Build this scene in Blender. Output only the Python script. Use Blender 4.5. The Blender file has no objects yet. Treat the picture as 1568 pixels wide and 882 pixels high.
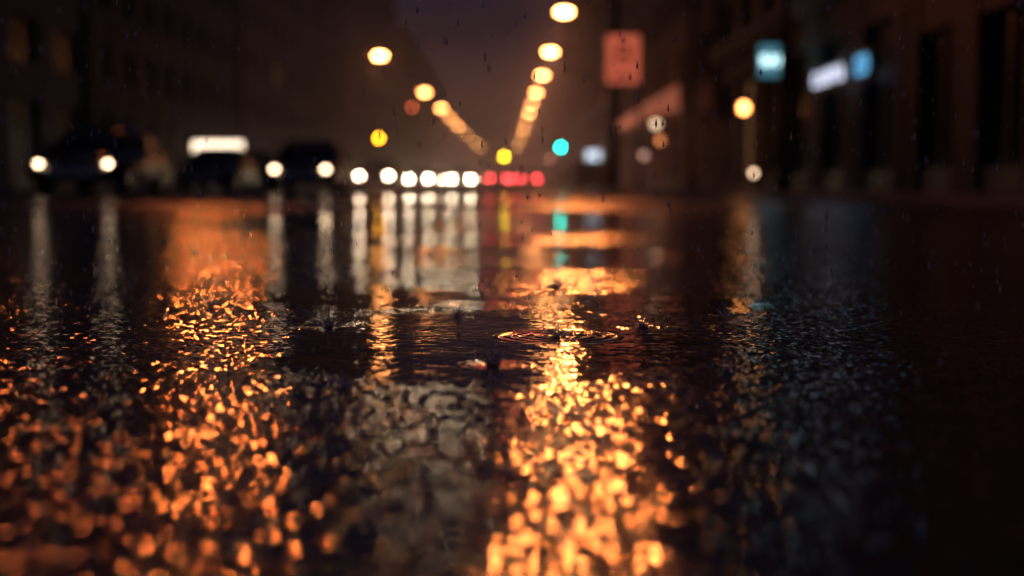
import bpy, bmesh, math, random
from mathutils import Vector, Matrix
random.seed(7)
S=bpy.context.scene
S.view_settings.view_transform='Standard'; S.view_settings.look='None'; S.view_settings.exposure=0
# ---------------- node helpers
def newmat(name):
    m=bpy.data.materials.new(name); m.use_nodes=True
    return m,m.node_tree,m.node_tree.nodes['Principled BSDF']
class G:
    def __init__(s,t): s.t=t
    def n(s,typ,**k):
        x=s.t.nodes.new(typ)
        for a,b in k.items(): setattr(x,a,b)
        return x
    def put(s,inp,v):
        if isinstance(v,(int,float,tuple,list)): inp.default_value=v
        else: s.t.links.new(v,inp)
    def m(s,op,a,b=0.0,c=0.0,clamp=False):
        x=s.n('ShaderNodeMath',operation=op); x.use_clamp=clamp
        s.put(x.inputs[0],a); s.put(x.inputs[1],b); s.put(x.inputs[2],c)
        return x.outputs[0]
    def noise(s,vec,scale,detail=2,rough=.5,dist=0):
        x=s.n('ShaderNodeTexNoise'); s.put(x.inputs['Vector'],vec)
        x.inputs['Scale'].default_value=scale; x.inputs['Detail'].default_value=detail
        x.inputs['Roughness'].default_value=rough; x.inputs['Distortion'].default_value=dist
        return x.outputs[0]
    def ss(s,v,a,b,lo=0.,hi=1.):
        x=s.n('ShaderNodeMapRange',interpolation_type='SMOOTHSTEP')
        s.put(x.inputs[0],v)
        for i,q in enumerate((a,b,lo,hi)): s.put(x.inputs[i+1],q)
        return x.outputs[0]
    def mix(s,f,a,b):
        return s.m('ADD',s.m('MULTIPLY',a,s.m('SUBTRACT',1.0,f)),s.m('MULTIPLY',b,f))
    def ramp(s,f,cols):
        x=s.n('ShaderNodeValToRGB'); s.put(x.inputs[0],f)
        e=x.color_ramp.elements
        while len(e)<len(cols): e.new(.5)
        for i,(p,c) in enumerate(cols): e[i].position=p; e[i].color=(*c,1)
        return x.outputs[0]
def simple(name,c,rough=.5,metal=0,var=.25,scale=3,bump=.0):
    m,t,b=newmat(name); g=G(t)
    pos=g.n('ShaderNodeNewGeometry').outputs['Position']
    nz=g.noise(pos,scale,3,.6)
    g.put(b.inputs['Base Color'],g.ramp(nz,[(.3,tuple(x*(1-var) for x in c)),(.7,tuple(min(1,x*(1+var)) for x in c))]))
    b.inputs['Roughness'].default_value=rough; b.inputs['Metallic'].default_value=metal
    return m
def emis(name,c,s,base=(.3,.3,.3)):
    m,t,b=newmat(name)
    b.inputs['Base Color'].default_value=(*base,1)
    b.inputs['Emission Color'].default_value=(*c,1); b.inputs['Emission Strength'].default_value=s
    return m
def brick(name,c):
    m,t,b=newmat(name); g=G(t)
    pos=g.n('ShaderNodeNewGeometry').outputs['Position']
    sx=g.n('ShaderNodeSeparateXYZ'); g.put(sx.inputs[0],pos)
    cb=g.n('ShaderNodeCombineXYZ')
    g.put(cb.inputs[0],g.m('ADD',sx.outputs[0],sx.outputs[1])); g.put(cb.inputs[1],sx.outputs[2])
    br=g.n('ShaderNodeTexBrick'); g.put(br.inputs['Vector'],cb.outputs[0])
    br.inputs['Scale'].default_value=1; br.inputs['Brick Width'].default_value=.24; br.inputs['Row Height'].default_value=.085
    br.inputs['Mortar Size'].default_value=.008
    br.inputs['Color1'].default_value=(*c,1); br.inputs['Color2'].default_value=(*[x*.6 for x in c],1)
    br.inputs['Mortar'].default_value=(.16,.14,.13,1)
    nz=g.noise(pos,.8,2)
    mx=g.n('ShaderNodeMix',data_type='RGBA',blend_type='MULTIPLY'); mx.inputs[0].default_value=1
    g.put(mx.inputs[6],br.outputs[0]); g.put(mx.inputs[7],g.ramp(nz,[(.3,(.5,.5,.5)),(.7,(1,1,1))]))
    g.put(b.inputs['Base Color'],mx.outputs[2]); b.inputs['Roughness'].default_value=.75
    return m
# ---------------- geometry helpers
def empty(name,loc=(0,0,0),rz=0):
    o=bpy.data.objects.new(name,None); o.location=loc; o.rotation_euler[2]=rz
    S.collection.objects.link(o); return o
def obj(name,bm,mats,parent=None,loc=(0,0,0),smooth=False):
    me=bpy.data.meshes.new(name); bm.to_mesh(me); bm.free()
    for m in (mats if isinstance(mats,(list,tuple)) else [mats]): me.materials.append(m)
    if smooth:
        for p in me.polygons: p.use_smooth=True
    o=bpy.data.objects.new(name,me); S.collection.objects.link(o); o.location=loc
    if parent: o.parent=parent
    return o
def box(bm,x0,x1,y0,y1,z0,z1,bev=0,mi=0):
    vs=[bm.verts.new((x,y,z)) for z in (z0,z1) for y in (y0,y1) for x in (x0,x1)]
    fs=[bm.faces.new([vs[i] for i in q]) for q in ((0,2,3,1),(4,5,7,6),(0,1,5,4),(2,6,7,3),(0,4,6,2),(1,3,7,5))]
    for f in fs: f.material_index=mi
    if bev:
        es=list(set(e for v in vs for e in v.link_edges))
        bmesh.ops.bevel(bm,geom=es,offset=bev,segments=2,affect='EDGES',profile=.5)
def tube(bm,p,q,r0,r1=None,seg=12,mi=0):
    r1=r0 if r1 is None else r1
    p=Vector(p);q=Vector(q);d=q-p
    M=Matrix.Translation((p+q)/2)@d.to_track_quat('Z','Y').to_matrix().to_4x4()
    r=bmesh.ops.create_cone(bm,cap_ends=True,segments=seg,radius1=r0,radius2=r1,depth=d.length,matrix=M)
    if mi:
        for f in set(f for v in r['verts'] for f in v.link_faces): f.material_index=mi
def ball(bm,c,sx,sy,sz,seg=16,mi=0):
    M=Matrix.Translation(c)@Matrix.Diagonal((sx,sy,sz,1))
    r=bmesh.ops.create_uvsphere(bm,u_segments=seg,v_segments=seg//2,radius=1,matrix=M)
    if mi:
        for f in set(f for v in r['verts'] for f in v.link_faces): f.material_index=mi
# ---------------- materials
m_metal=simple('dark_metal',(.06,.06,.065),.45,.6)
m_rubber=simple('rubber',(.02,.02,.02),.8)
m_chrome=simple('chrome',(.5,.5,.5),.2,1)
m_glass=simple('dark_glass',(.015,.018,.022),.3)
m_stone=simple('stone_trim',(.22,.19,.18),.7,0,.25,2)
m_conc=simple('pavement_concrete',(.14,.13,.125),.35,0,.3,4)
m_bricks=[brick('brick_red',(.24,.10,.07)),brick('brick_brown',(.15,.10,.085)),brick('brick_dark',(.085,.07,.075))]
m_plaster=simple('dark_plaster',(.12,.105,.11),.8,0,.3,1.2)
def lens(s): return emis('sodium_lens',(1,.33,.09),s)
m_lens_near=emis('sodium_lens_wide',(1,.25,.055),1400)
m_lens_left=emis('sodium_lens_left',(1,.22,.045),820)
m_lens_dim=emis('sodium_lens_dim',(1,.20,.04),190)
m_head=emis('headlight_glow',(1,.74,.48),60)
m_headfar=emis('headlight_glow_far',(1,.74,.48),170)
m_head2=emis('headlight_glow_soft',(1,.68,.42),14)
m_tail=emis('taillight_glow',(1,.06,.06),75)
m_win=emis('lit_window',(1,.42,.16),.14)
# ---------------- GROUND
def road_material(near):
    m,t,b=newmat('wet_asphalt' if near else 'wet_asphalt_distant'); g=G(t)
    pos=g.n('ShaderNodeNewGeometry').outputs['Position']
    sp=g.n('ShaderNodeSeparateXYZ'); g.put(sp.inputs[0],pos); X,Y=sp.outputs[0],sp.outputs[1]
    edge=g.m('MULTIPLY',g.m('SUBTRACT',g.noise(pos,5. if near else 1.2,3,.65),.5),2.0)
    mask=None
    L=[(-.02,2.30,.34,.66),(.26,3.0,.3,.3),(-.30,3.2,.26,.4),(.1,5.0,.8,.9)] if near else [(.1,5.0,.8,.9),(-.4,11.,1.7,4.5),(-1.5,26.,3.4,8.)]
    for cx,cy,rx,ry in L:
        dx=g.m('DIVIDE',g.m('SUBTRACT',X,cx),rx); dy=g.m('DIVIDE',g.m('SUBTRACT',Y,cy),ry)
        e=g.m('SUBTRACT',1.,g.m('ADD',g.m('MULTIPLY',dx,dx),g.m('MULTIPLY',dy,dy)))
        mask=e if mask is None else g.m('MAXIMUM',mask,e)
    mask=g.ss(g.m('ADD',mask,edge),-.1,.5)
    big=g.m('MULTIPLY',g.noise(pos,1.1,1,.5),.010)
    if near:
        grain=g.m('ADD',g.m('MULTIPLY',g.noise(pos,75,0),.0007),g.m('MULTIPLY',g.noise(pos,28,0),.0011))
        waves=g.m('ADD',g.m('MULTIPLY',g.noise(pos,36,1,.5,.5),.0010),g.m('MULTIPLY',g.noise(pos,9,0),.0010))
        rip=None
        for cx,cy,R,A,wl in [(.088,2.34,.10,.0023,.024),(-.012,1.97,.055,.0009,.016),(-.31,2.5,.07,.0010,.018),(.24,2.5,.05,.0006,.016),(-.04,2.95,.1,.0011,.022)]:
            dx=g.m('SUBTRACT',X,cx); dy=g.m('SUBTRACT',Y,cy)
            r=g.m('SQRT',g.m('ADD',g.m('MULTIPLY',dx,dx),g.m('MULTIPLY',dy,dy)))
            q=g.m('DIVIDE',g.m('SUBTRACT',r,R*.55),R*.5)
            env=g.m('EXPONENT',g.m('MULTIPLY',g.m('MULTIPLY',q,q),-1.6))
            w=g.m('MULTIPLY',g.m('MULTIPLY',g.m('SINE',g.m('MULTIPLY',r,2*math.pi/wl)),env),A)
            rip=w if rip is None else g.m('ADD',rip,w)
        hh=g.m('ADD',g.mix(mask,grain,waves),g.m('ADD',rip,big))
        rough=g.mix(mask,.085,.04)
    else:
        grain=g.m('ADD',g.m('MULTIPLY',g.noise(pos,60,0),.0036),g.m('MULTIPLY',g.noise(pos,20,0),.0012))
        waves=g.m('MULTIPLY',g.noise(pos,9,0),.0012)
        hh=g.m('ADD',g.mix(mask,grain,waves),big)
        rough=g.mix(mask,g.ss(Y,6.,22.,.08,.34),.05)
    bp=g.n('ShaderNodeBump'); bp.inputs['Strength'].default_value=1; bp.inputs['Distance'].default_value=1
    g.put(bp.inputs['Height'],hh)
    nrm=bp.outputs[0]
    if near:   # aggregate chips: every stone has its own small random tilt
        vo=g.n('ShaderNodeTexVoronoi'); g.put(vo.inputs['Vector'],pos); vo.inputs['Scale'].default_value=125
        sub=g.n('ShaderNodeVectorMath',operation='SUBTRACT'); g.put(sub.inputs[0],vo.outputs['Color']); sub.inputs[1].default_value=(.5,.5,.5)
        sc=g.n('ShaderNodeVectorMath',operation='SCALE'); g.put(sc.inputs[0],sub.outputs[0])
        g.put(sc.inputs['Scale'],g.m('MULTIPLY',g.m('SUBTRACT',1.,mask),.23))
        ad=g.n('ShaderNodeVectorMath',operation='ADD'); g.put(ad.inputs[0],nrm); g.put(ad.inputs[1],sc.outputs[0])
        no=g.n('ShaderNodeVectorMath',operation='NORMALIZE'); g.put(no.inputs[0],ad.outputs[0]); nrm=no.outputs[0]
    g.put(b.inputs['Normal'],nrm)
    g.put(b.inputs['Roughness'],rough)
    g.put(b.inputs['Base Color'],g.ramp(g.noise(pos,60,2,.7),[(.3,(.018,.018,.02)),(.7,(.06,.058,.058))]))
    b.inputs['IOR'].default_value=1.36
    return m
bm=bmesh.new()
def quad(bm,x0,x1,y0,y1,z,mi=0):
    bm.faces.new([bm.verts.new(p) for p in ((x0,y0,z),(x1,y0,z),(x1,y1,z),(x0,y1,z))]).material_index=mi
quad(bm,-900,900,-60,1500,-.02)
obj('ground',bm,simple('ground_dark',(.05,.05,.05),.5))
bm=bmesh.new(); quad(bm,-10.5,5.6,-20,5.2,0,0); quad(bm,-10.5,5.6,5.2,900,0,1)
obj('road',bm,[road_material(True),road_material(False)])
for nm,x0,x1,y0 in (('pavement',5.75,9.4,-20),('pavement',-18.5,-10.65,-20)):
    bm=bmesh.new(); box(bm,x0,x1,y0,900,-.3,.12)
    obj(nm,bm,m_conc)
for x0 in (5.6,-10.65):
    bm=bmesh.new(); y=-20
    while y<300:
        box(bm,x0,x0+.147,y,y+1.99,-.3,.125,.012); y+=2
    obj('kerb',bm,m_stone)
bm=bmesh.new()
y=16
while y<260:
    quad(bm,-.06-2.9,.06-2.9,y,y+3,.004); y+=7
quad(bm,5.1,5.2,14,300,.004); quad(bm,-10.1,-10.0,14,300,.004)
obj('road_marking',bm,simple('road_paint',(.55,.53,.48),.25,0,.3,6))
# ---------------- buildings
def building(name,side,xf,y0,y1,H,storeys,bays,mat,depth=12,shop=True,lit=(),cornice=None,gz=4.2):
    P=empty(name,(xf,y0,0)); s=side; L=y1-y0
    def B(bm,a,b,*r,**k):
        x0,x1=sorted((s*a,s*b)); box(bm,x0,x1,*r,**k)
    bm=bmesh.new(); B(bm,.35,depth,0,L,0,H)
    obj('core_walls',bm,mat,P)
    bm=bmesh.new(); B(bm,.30,.345,.05,L-.05,.1,H-.3); obj('window_glass',bm,m_glass,P)
    bm=bmesh.new(); pw=L/bays*.38
    for i in range(bays+1):
        c=i*L/bays; B(bm,0,.3,max(0,c-pw/2),min(L,c+pw/2),.12,H)
    sh=(H-gz)/storeys
    for k in range(storeys+1):
        z=gz+k*sh
        for i in range(bays):
            a=i*L/bays+pw/2+.002; b_=(i+1)*L/bays-pw/2-.002
            B(bm,.04,.3,a,b_,z-(.9 if k else .7),min(z+.55,H-.01))
    obj('piers_and_spandrels',bm,mat,P)
    bm=bmesh.new()
    B(bm,-.35,.5,-.1,L+.1,H+.002,H+.35,bev=.04); B(bm,-.2,.4,-.05,L+.05,H+.352,H+.6)
    if cornice: B(bm,-.45,-.003,0,L,cornice,cornice+.3,bev=.04); B(bm,-.25,-.004,0,L,cornice-.25,cornice-.003)
    for k in range(storeys):
        z=gz+k*sh+.552
        for i in range(bays): B(bm,-.08,.29,i*L/bays+pw/2+.01,(i+1)*L/bays-pw/2-.01,z,z+.1)
    obj('stone_trim',bm,m_stone,P)
    bm=bmesh.new()
    for k in range(storeys):
        z=gz+k*sh+.655; zt=gz+(k+1)*sh-.91
        for i in range(bays):
            a=i*L/bays+pw/2; b_=(i+1)*L/bays-pw/2; c=(a+b_)/2
            B(bm,.2,.28,c-.03,c+.03,z,zt); B(bm,.2,.28,a+.01,b_-.01,(z+zt)/2-.03,(z+zt)/2+.03)
    if shop:
        for i in range(bays):
            a=i*L/bays+pw/2; b_=(i+1)*L/bays-pw/2
            B(bm,.1,.28,a+.005,b_-.005,.12,.6); B(bm,.18,.28,(a+b_)/2-.04,(a+b_)/2+.04,.6,gz-.71)
    obj('window_frames',bm,m_metal,P)
    bm=bmesh.new()
    for (k,i,*_) in lit:
        a=i*L/bays+pw/2; b_=(i+1)*L/bays-pw/2
        if k<0: B(bm,.285,.297,a+.1,b_-.1,.7,gz-.8)
        else: B(bm,.285,.297,a+.1,b_-.1,gz+k*sh+.7,gz+(k+1)*sh-1)
    if lit: obj('lit_panes',bm,m_win,P)
    return P
building('brick_building',1,9.0,12,32,13,3,5,m_bricks[2])
building('brick_building',1,9.0,32.3,60,12,2,6,m_bricks[2],lit=[(-1,4)],cornice=5.5,gz=4.9)
building('brick_building',1,8.8,60.4,100,15,3,9,m_bricks[0],lit=[(0,3),(-1,5),(1,6)])
building('brick_building',1,9.2,100.5,150,19,4,10,m_bricks[1],lit=[(-1,1),(-1,4),(1,3),(2,7)])
building('stone_building',1,9.0,150.5,230,24,6,14,m_plaster,lit=[(0,3),(2,5),(-1,8)])
building('brick_building',1,9.2,231,330,20,5,16,m_bricks[0])
building('stone_building',-1,-18.,25,62,14,3,7,m_plaster)
building('brick_building',-1,-18.,62.5,96,17,4,8,m_bricks[2])
building('brick_building',-1,-17.5,96.5,135,20,5,9,m_bricks[1],lit=[(1,3)])
building('stone_building',-1,-15.,136,200,26,6,12,m_plaster,lit=[(2,2),(3,6)])
building('brick_building',-1,-14.,201,330,22,5,18,m_bricks[0])
# ---------------- street lamps
def lamp(x,y,side,lens,power,poleoff=3.0,H=8.0,added_hood=False):
    P=empty('street_lamp',(x,y,0)); px=side*poleoff
    bm=bmesh.new()
    tube(bm,(px,0,.1),(px,0,.6),.16,.14); tube(bm,(px,0,.6),(px,0,H-.6),.10,.07)
    pts=[(px,0,H-.6),(px*.97,0,H-.15),(px*.85,0,H+.12),(px*.5,0,H+.25),(side*.4,0,H+.2)]
    for a,b in zip(pts,pts[1:]): tube(bm,a,b,.05,.045,8)
    obj('pole_and_arm',bm,m_metal,P,smooth=True)
    bm=bmesh.new()
    if added_hood:  # added light-blocking box, open down the street, keeps lens light off facades
        box(bm,-.34,.34,-.75,.26,H+.17,H+.28,bev=.04); box(bm,-.34,.34,-.45,.26,H-.21,H-.172)
        box(bm,-.30,.30,.22,.26,H-.17,H+.168)
        for sx in (-1,1): box(bm,sx*.32-.018,sx*.32+.018,-.75,.215,H-.17,H+.168)
    else:
        box(bm,-.47,.47,-.26,.26,H+.12,H+.28,bev=.05)
        for sx in (-1,1): box(bm,sx*.43-.02,sx*.43+.02,-.25,.25,H-.17,H+.118)  # side plates added to block lens light going sideways to the facades
    obj('lamp_housing',bm,m_metal,P)
    bm=bmesh.new(); ball(bm,(0,0,H+.0),.26 if added_hood else .34,.10,.15,20)
    obj('lamp_lens',bm,lens,P,smooth=True)
    l=bpy.data.lights.new('lamp_light','SPOT'); l.energy=power; l.color=(1,.36,.2); l.spot_size=math.radians(140); l.spot_blend=.5; l.shadow_soft_size=.2
    o=bpy.data.objects.new('lamp_light',l); o.location=(0,0,H-.26); S.collection.objects.link(o); o.parent=P
SL=[80,66,54,46,24,46,18,44,36,60]
for i,y in enumerate([64.7,84,102,121,138,156,178,205,245,300]):
    lamp(2.7,y,1,lens(SL[i]),500 if i<1 else 1300,3.4)
lamp(2.15,46,1,m_lens_near,60,2.0+1.9,added_hood=True)
lamp(1.75,31,1,m_lens_near,30,4.3,added_hood=True)
for i,(x,y) in enumerate([(-7.5,86.6),(-6.7,120.6),(-6.4,145.5),(-6.25,165),(-6.1,190),(-5.8,220),(-5.4,260),(-4.8,305)]):
    lamp(x,y,-1,lens([80,60,54,26,50,26,56,60][i]),250 if i<2 else 1300,4.2)
lamp(-7.7,38,-1,m_lens_left,8,3.4,added_hood=True)
lamp(-7.9,23.5,-1,m_lens_dim,5,3.2,added_hood=True)
# ---------------- cars
def car(x,y,facing,col,head=None,tail=None,name='car',hr=.1):
    P=empty(name,(x,y,0),0 if facing>0 else math.pi)
    body=simple('car_paint',col,.25,.3)
    W=.89
    lower=[(-2.15,.35),(-2.2,.62),(-2.12,.92),(-1.3,.98),(.75,.96),(1.95,.80),(2.17,.66),(2.2,.40),(2.0,.28),(-2.0,.28)]
    roof=[(-1.95,.93),(-1.25,1.38),(-.5,1.47),(.2,1.42),(1.05,.93)]
    def prism(prof,w0,w1):
        bm=bmesh.new(); zs=[p[1] for p in prof]; z0,z1=min(zs),max(zs)
        rows=[]
        for sgn in (-1,1):
            rows.append([bm.verts.new((sgn*(w0+(w1-w0)*(z-z0)/(z1-z0)),yy,z)) for yy,z in prof])
        n=len(prof)
        for i in range(n):
            bm.faces.new((rows[0][i],rows[0][(i+1)%n],rows[1][(i+1)%n],rows[1][i]))
        bm.faces.new(rows[0][::-1]); bm.faces.new(rows[1])
        bmesh.ops.recalc_face_normals(bm,faces=bm.faces)
        bmesh.ops.bevel(bm,geom=list(bm.edges),offset=.045,segments=2,affect='EDGES')
        return bm
    obj('body',prism(lower,W,W-.03),body,P,smooth=True)
    obj('cabin_glass',prism(roof,W-.06,W-.24),m_glass,P,smooth=True)
    bm=bmesh.new()
    box(bm,-.6,.6,-1.15,.12,1.452,1.49,bev=.015)
    for sx in (-1,1):
        tube(bm,(sx*.64,.15,1.42),(sx*.80,1.0,.95),.03,.03,6); tube(bm,(sx*.64,-1.2,1.38),(sx*.80,-1.9,.95),.035,.035,6)
        tube(bm,(sx*.73,-.4,1.42),(sx*.84,-.4,.95),.03,.03,6)
        box(bm,sx*.98-.09,sx*.98+.09,.62,.72,.93,1.06,bev=.03)
    obj('roof_and_mirrors',bm,body,P)
    bm=bmesh.new(); bm2=bmesh.new()
    for sx in (-1,1):
        for yy in (-1.35,1.35):
            tube(bm,(sx*.70,yy,.32),(sx*.91,yy,.32),.32,.32,20); tube(bm2,(sx*.905,yy,.32),(sx*.92,yy,.32),.2,.18,12)
    obj('tyres',bm,m_rubber,P); obj('wheel_rims',bm2,m_chrome,P)
    bm=bmesh.new(); box(bm,-.5,.5,2.16,2.21,.42,.58); box(bm,-.26,.26,-2.23,-2.2,.6,.72)
    obj('grille_and_plate',bm,m_chrome,P)
    bm=bmesh.new()
    for sx in (-1,1): ball(bm,(sx*.68,2.13,.66),hr*1.15,.1,hr*.85)
    obj('headlights',bm,head or m_chrome,P,smooth=True)
    bm=bmesh.new()
    for sx in (-1,1): box(bm,sx*.72-.13,sx*.72+.13,-2.23,-2.1,.70,.86,bev=.02)
    obj('taillights',bm,tail or m_tailoff,P)
    return P
m_tailoff=simple('tail_plastic',(.3,.02,.02),.2)
def px(xp,d): return (xp-772)/2178*d
cols=[(.05,.05,.06),(.2,.2,.22),(.12,.02,.02),(.03,.05,.1),(.3,.3,.3)]
for k,(x,y,h,r) in enumerate([(px(114,28),30.2,m_head2,.055),(px(460,38),40.2,m_head2,.075),(px(573,66),68.2,m_head,.1),(px(641,100),102.2,m_headfar,.12),
      (px(706,104),106,m_headfar,.12),(px(668,135),137,m_headfar,.13),(px(716,150),152,m_headfar,.13),(px(640,190),190,m_headfar,.13)]):
    car(x,y,-1,[(.03,.03,.035),(.03,.03,.035)][k] if k<2 else cols[k%5],head=h,hr=r)
for k,(x,y) in enumerate([(px(808,125),122.8),(px(763,122),119.8),(px(790,170),170)]):
    car(x,y,1,cols[(k+2)%5],tail=m_tail)
for k,(x,y) in enumerate([(-9.4,47),(-9.5,54),(-9.5,61),(-9.5,75),(4.5,72),(4.5,80),(4.5,100)]):
    car(x,y,1 if x>0 else -1,[(.03,.03,.035),(.04,.02,.02),(.02,.03,.05)][k%3],name='parked_car')
# ---------------- traffic signals
def signal(x,y,h,c,idx,s,armx=0):
    P=empty('traffic_light',(x,y,0)); bm=bmesh.new()
    tube(bm,(armx,.25,.1),(armx,.25,h+.7),.08,.07)
    if armx: tube(bm,(armx,.25,h+.6),(0,.25,h+.6),.05,.04)
    obj('pole',bm,m_metal,P)
    zc=[h+.0+(k-idx)*-.36 for k in range(3)]
    bm=bmesh.new(); box(bm,-.19,.19,0,.2,min(zc)-.22,max(zc)+.22,bev=.03)
    for z in zc:
        for a in range(0,181,20):
            A=math.radians(a); A2=math.radians(a+20)
            if a<180: tube(bm,(.16*math.cos(A),-.13,z+.16*math.sin(A)),(.16*math.cos(A2),-.13,z+.16*math.sin(A2)),.012,.012,5)
        box(bm,-.16,.16,-.2,.0,z+.155,z+.17)
    obj('signal_housing',bm,m_metal,P)
    for k,z in enumerate(zc):
        bm=bmesh.new(); tube(bm,(0,-.03,z),(0,.001,z),.13,.15,20)
        obj('signal_lens',bm,emis('signal_on',c,s) if k==idx else m_rubber,P)
signal(px(858,105),105,3.0,(.0,.75,.55),2,75,1.3)
signal(px(772,140),140,3.0,(1,.62,.02),1,110,1.2)
signal(px(581,94),94,3.3,(1,.38,.01),1,44,-2.0)
signal(px(632,118),118,6.6,(1,.15,.04),0,8,-4.)
# ---------------- bus shelter with lit panel
P=empty('bus_shelter',(-12.6,63,0)); bm=bmesh.new()
box(bm,-1.5,1.5,-.1,1.6,2.42,2.52,bev=.02)
for sx in (-1.4,1.4):
    for yy in (0,1.5): tube(bm,(sx,yy,.12),(sx,yy,2.42),.05)
box(bm,-1.2,1.2,.9,1.3,.5,.56); box(bm,-1.0,-.9,1.,1.2,.12,.5); box(bm,.9,1.,1.,1.2,.12,.5)
box(bm,-1.3,1.3,-.02,.1,1.5,2.38,bev=.02)
obj('frame_roof_bench',bm,m_metal,P)
bm=bmesh.new(); box(bm,-1.1,1.1,-.04,-.023,1.68,2.15); obj('lit_panel',bm,emis('panel_glow',(1,.76,.55),4),P)
bm=bmesh.new(); box(bm,-1.35,1.35,1.5,1.52,.4,2.3); obj('rear_glass',bm,m_glass,P)
# ---------------- right side: sign pole
P=empty('street_sign',(px(942,45),45.6,0)); bm=bmesh.new()
tube(bm,(0,0,.1),(0,0,8.6),.14,.11); 
obj('pole',bm,m_metal,P)
bm=bmesh.new(); box(bm,-.28,.78,-.26,-.18,3.45,4.97,bev=.03); tube(bm,(0,-.2,4.6),(0,0,4.6),.04); tube(bm,(0,-.2,3.8),(0,0,3.8),.04)
obj('sign_panel',bm,emis('sign_red_backlit',(1,.19,.10),.5,(.4,.1,.06)),P)
bm=bmesh.new()
box(bm,.02,.12,-.275,-.262,4.0,4.7); box(bm,.12,.44,-.275,-.263,4.6,4.7); box(bm,.12,.44,-.275,-.263,4.3,4.38); box(bm,.38,.48,-.276,-.264,4.0,4.6); box(bm,-.1,.6,-.275,-.262,3.62,3.72)
obj('lettering',bm,m_rubber,P)
P=empty('projecting_shop_sign',(8.15,43.5,0)); bm=bmesh.new()
box(bm,-.48,.48,0,.2,3.45,4.55,bev=.04); tube(bm,(.42,.1,4.3),(.85,.1,4.3),.03); tube(bm,(.42,.1,3.7),(.85,.1,3.7),.03)
obj('sign_box',bm,m_metal,P)
bm=bmesh.new(); box(bm,-.42,.42,-.012,-.003,3.52,4.48); obj('sign_face',bm,emis('sign_teal',(.09,.30,.40),.6),P)
def text(name,s,size,mat,parent,loc,rot,ext=.02,sp=1.0):
    c=bpy.data.curves.new(name,'FONT'); c.body=s; c.size=size; c.extrude=ext; c.align_x='CENTER'; c.align_y='CENTER'; c.space_character=sp
    o=bpy.data.objects.new(name,c); S.collection.objects.link(o)
    dg=bpy.context.evaluated_depsgraph_get(); me=bpy.data.meshes.new_from_object(o.evaluated_get(dg))
    bpy.data.objects.remove(o)
    o=bpy.data.objects.new(name,me); me.materials.clear(); me.materials.append(mat); S.collection.objects.link(o)
    o.parent=parent; o.location=loc; o.rotation_euler=rot; return o
text('sign_letters','BAR',.40,emis('neon_white_blue',(.6,.95,1),3.2),P,(0,-.04,4.0),(math.radians(90),0,math.radians(0)))
P=empty('neon_shop_sign',(8.6,36.9,3.1))
text('neon_letters','CANVA',.58,emis('neon_white',(.75,.8,1),1.4),P,(0,1.2,0),(math.radians(90),0,math.radians(-90)),.03,2.25)
text('neon_letters_blue','CO',.7,emis('neon_blue',(.12,.45,.8),1.1),P,(0,-2.4,.0),(math.radians(90),0,math.radians(-90)),.03,1.3)
bm=bmesh.new(); box(bm,.06,.12,-3.4,3.6,-.36,-.3); box(bm,.06,.12,-3.4,3.6,.3,.36)
for yy in (-3,0,3): box(bm,.12,.4,yy-.05,yy+.05,-.05,.05)
obj('mounting_rails',bm,m_metal,P)
def lantern(x,y,z,mat,r=.16,wx=.6):
    P=empty('wall_lantern',(x,y,z)); bm=bmesh.new()
    tube(bm,(0,0,.32),(wx,0,.32),.03); tube(bm,(0,0,.18),(0,0,.34),.03); tube(bm,(0,0,.16),(0,0,.24),.2,.05)
    for a in range(4): 
        A=a*math.pi/2+.4; tube(bm,(.15*math.cos(A),.15*math.sin(A),-.2),(.17*math.cos(A),.17*math.sin(A),.18),.012)
    obj('bracket',bm,m_metal,P); bm=bmesh.new(); ball(bm,(0,0,0),r,r,r*1.1); obj('globe',bm,mat,P,smooth=True)
    return P
lantern(px(1137,47.5),47.5,2.8,emis('lantern_glow',(1,.33,.08),18))
lantern(px(1003,73),73,3.35,emis('lantern_pale',(1,.66,.42),3),.2,1.2)
lantern(px(1010,66),66,2.3,emis('lantern_orange',(1,.3,.1),3),.14,1.2)
lantern(px(985,80),80,1.9,emis('lantern_pink',(1,.5,.4),2),.18,.9)
lantern(px(842,150),150,3,emis('lantern_far',(1,.3,.2),7),.2,.9)
P=empty('bollard_light',(px(1153,44),44,.12)); bm=bmesh.new()
tube(bm,(0,0,0),(0,0,.38),.08); tube(bm,(0,0,.6),(0,0,.68),.1,.06); obj('post_and_cap',bm,m_metal,P)
bm=bmesh.new(); tube(bm,(0,0,.42),(0,0,.56),.07); obj('lens',bm,emis('bollard_glow',(1,.65,.4),6),P)
P=empty('advertising_light_box',(px(908,100),100,.12)); bm=bmesh.new()
box(bm,-.6,.6,0,.3,.6,2.6,bev=.04); box(bm,-.2,.2,.05,.25,0,.6); obj('cabinet',bm,m_metal,P)
bm=bmesh.new(); box(bm,-.5,.5,-.02,-.003,.9,2.5); obj('lit_face',bm,emis('ad_white',(.75,.85,1),2.6),P)
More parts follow.
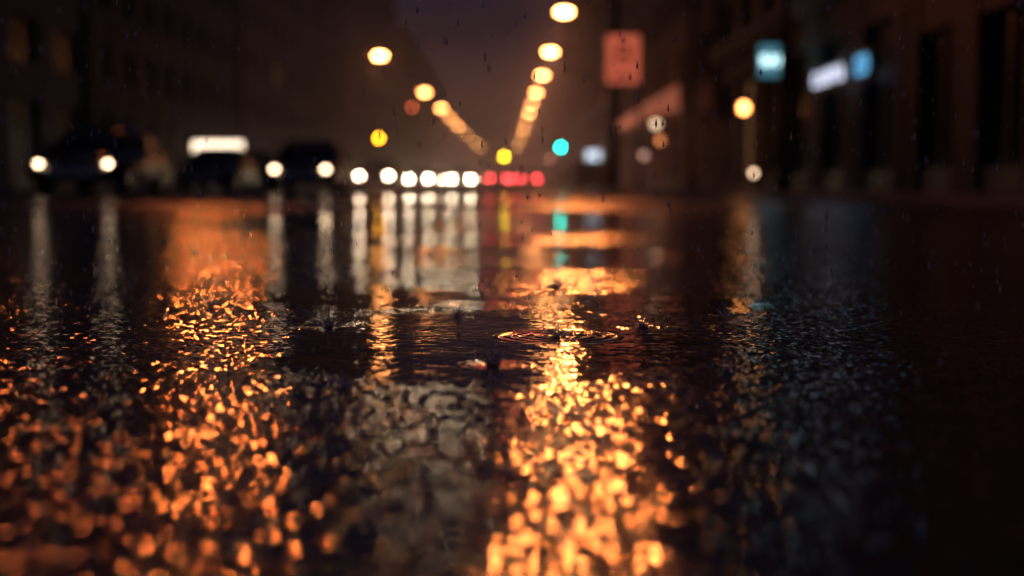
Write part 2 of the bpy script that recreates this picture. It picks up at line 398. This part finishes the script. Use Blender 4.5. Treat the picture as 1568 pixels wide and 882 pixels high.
# awning
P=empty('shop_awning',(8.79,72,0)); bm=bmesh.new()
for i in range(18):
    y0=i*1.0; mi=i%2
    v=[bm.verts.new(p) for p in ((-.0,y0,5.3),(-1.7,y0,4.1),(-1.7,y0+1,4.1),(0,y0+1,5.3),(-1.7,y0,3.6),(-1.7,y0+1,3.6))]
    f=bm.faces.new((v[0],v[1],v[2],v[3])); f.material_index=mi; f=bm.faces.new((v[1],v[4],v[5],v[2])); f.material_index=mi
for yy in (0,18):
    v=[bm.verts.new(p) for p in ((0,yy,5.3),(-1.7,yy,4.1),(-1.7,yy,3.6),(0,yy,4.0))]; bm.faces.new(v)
obj('canvas',bm,[emis('canvas_red_added_glow',(1,.27,.15),.28,(.5,.16,.1)),emis('canvas_cream_added_glow',(1,.33,.18),.30,(.5,.3,.2))],P)  # emission put into the canvas stands in for lamplight falling on it
bm=bmesh.new(); tube(bm,(-1.68,0,3.52),(-1.68,18,3.52),.03); obj('awning_bar',bm,m_metal,P)
# ---------------- rain splashes
mw,t,b=newmat('water'); b.inputs['Base Color'].default_value=(.95,.96,1,1); b.inputs['Roughness'].default_value=.14
b.inputs['IOR'].default_value=1.33; b.inputs['Transmission Weight'].default_value=.35
def splash(x,y,h,n,r):
    h*=1.25; r*=1.4
    bm=bmesh.new(); R=random.Random(int(x*1000)+int(y*77))
    tube(bm,(0,0,-.002),(0,0,h),.0028,.0009,8); ball(bm,(0,0,h*1.12),.0019,.0019,.0022,8)
    for i in range(n):
        a=2*math.pi*i/n+R.uniform(-.3,.3); k=R.uniform(.6,1.1)
        p=[(r*.25*math.cos(a),r*.25*math.sin(a),0),(r*.55*k*math.cos(a),r*.55*k*math.sin(a),h*.35*k),(r*k*math.cos(a),r*k*math.sin(a),h*.62*k)]
        tube(bm,p[0],p[1],.0024,.0015,6); tube(bm,p[1],p[2],.0015,.0009,6)
        ball(bm,(r*1.15*k*math.cos(a),r*1.15*k*math.sin(a),h*.7*k),.0017,.0017,.0019,8)
    for i in range(n*2):
        a=R.uniform(0,6.28); q=R.uniform(r,r*3); ball(bm,(q*math.cos(a),q*math.sin(a),R.uniform(.001,h*1.2)),.0013,.0013,.0015,8)
    obj('rain_splash',bm,mw,None,(x,y,0),True)
for a in [(-.016,1.97,.026,6,.017),(.09,2.34,.014,7,.02),(-.31,2.5,.022,5,.012),(-.50,3.75,.03,6,.022),(-.41,3.85,.026,5,.02),(.245,2.5,.02,5,.012),(.3,1.9,.014,5,.01),(-.09,2.7,.016,5,.012),(.12,3.4,.02,6,.016),(-.2,1.75,.012,5,.01),(.42,2.7,.016,5,.012),(-.6,2.9,.018,5,.012)]:
    splash(*a)
R=random.Random(11); V=[];F=[]
for i in range(2600):
    y=R.uniform(1.5,7); x=R.uniform(-.5,.5)*y; z=R.uniform(.02,1.)*(.25+.15*y)
    r=R.uniform(.0011,.0021); h=r*R.uniform(3,6); n=len(V)
    V+=[(x+r,y,z),(x,y+r,z),(x-r,y,z),(x,y-r,z),(x,y,z+h),(x,y,z-h*.6)]
    for k in range(4): F+=[(n+k,n+(k+1)%4,n+4),(n+(k+1)%4,n+k,n+5)]
me=bpy.data.meshes.new('rain'); me.from_pydata(V,[],F); me.materials.append(mw)
for p in me.polygons: p.use_smooth=True
S.collection.objects.link(bpy.data.objects.new('rain',me))
# ---------------- mist hanging over the far street, denser spray just above the road
def fog(name,bx,dens):
    bm=bmesh.new(); box(bm,*bx)
    m=bpy.data.materials.new(name); m.use_nodes=True; nt=m.node_tree; nt.nodes.clear()
    o=nt.nodes.new('ShaderNodeOutputMaterial'); v=nt.nodes.new('ShaderNodeVolumeScatter')
    v.inputs['Density'].default_value=dens; v.inputs['Anisotropy'].default_value=.6; v.inputs['Color'].default_value=(1,.9,.9,1)
    nt.links.new(v.outputs[0],o.inputs['Volume'])
    obj(name,bm,m)
fog('rain_mist',(-17.9,8.3,58,325,2.4,13),.007)
fog('road_spray',(-17.9,8.3,42,325,.02,2.39),.013)
# ---------------- world
w=bpy.data.worlds.new('World'); S.world=w; w.use_nodes=True; t=w.node_tree; g=G(t); bg=t.nodes['Background']
tc=g.n('ShaderNodeTexCoord'); sp=g.n('ShaderNodeSeparateXYZ'); g.put(sp.inputs[0],tc.outputs['Generated'])
gl=g.m('POWER',g.m('MAXIMUM',sp.outputs[1],0.),30.)
gl=g.m('MULTIPLY',gl,g.ss(sp.outputs[2],.22,-.02))
g.put(bg.inputs[0],g.ramp(gl,[(0,(.014,.0135,.029)),(.4,(.019,.011,.017)),(1,(.16,.065,.05))])); bg.inputs[1].default_value=1
# ---------------- camera
c=bpy.data.cameras.new('Camera'); cam=bpy.data.objects.new('Camera',c); S.collection.objects.link(cam); S.camera=cam
c.lens=50; c.sensor_width=36; c.clip_end=3000; c.clip_start=.02
cam.location=(0,0,.25); cam.rotation_euler=(math.radians(90-4.15),0,-.0055)
c.dof.use_dof=True; c.dof.focus_distance=2.35; c.dof.aperture_fstop=1.95
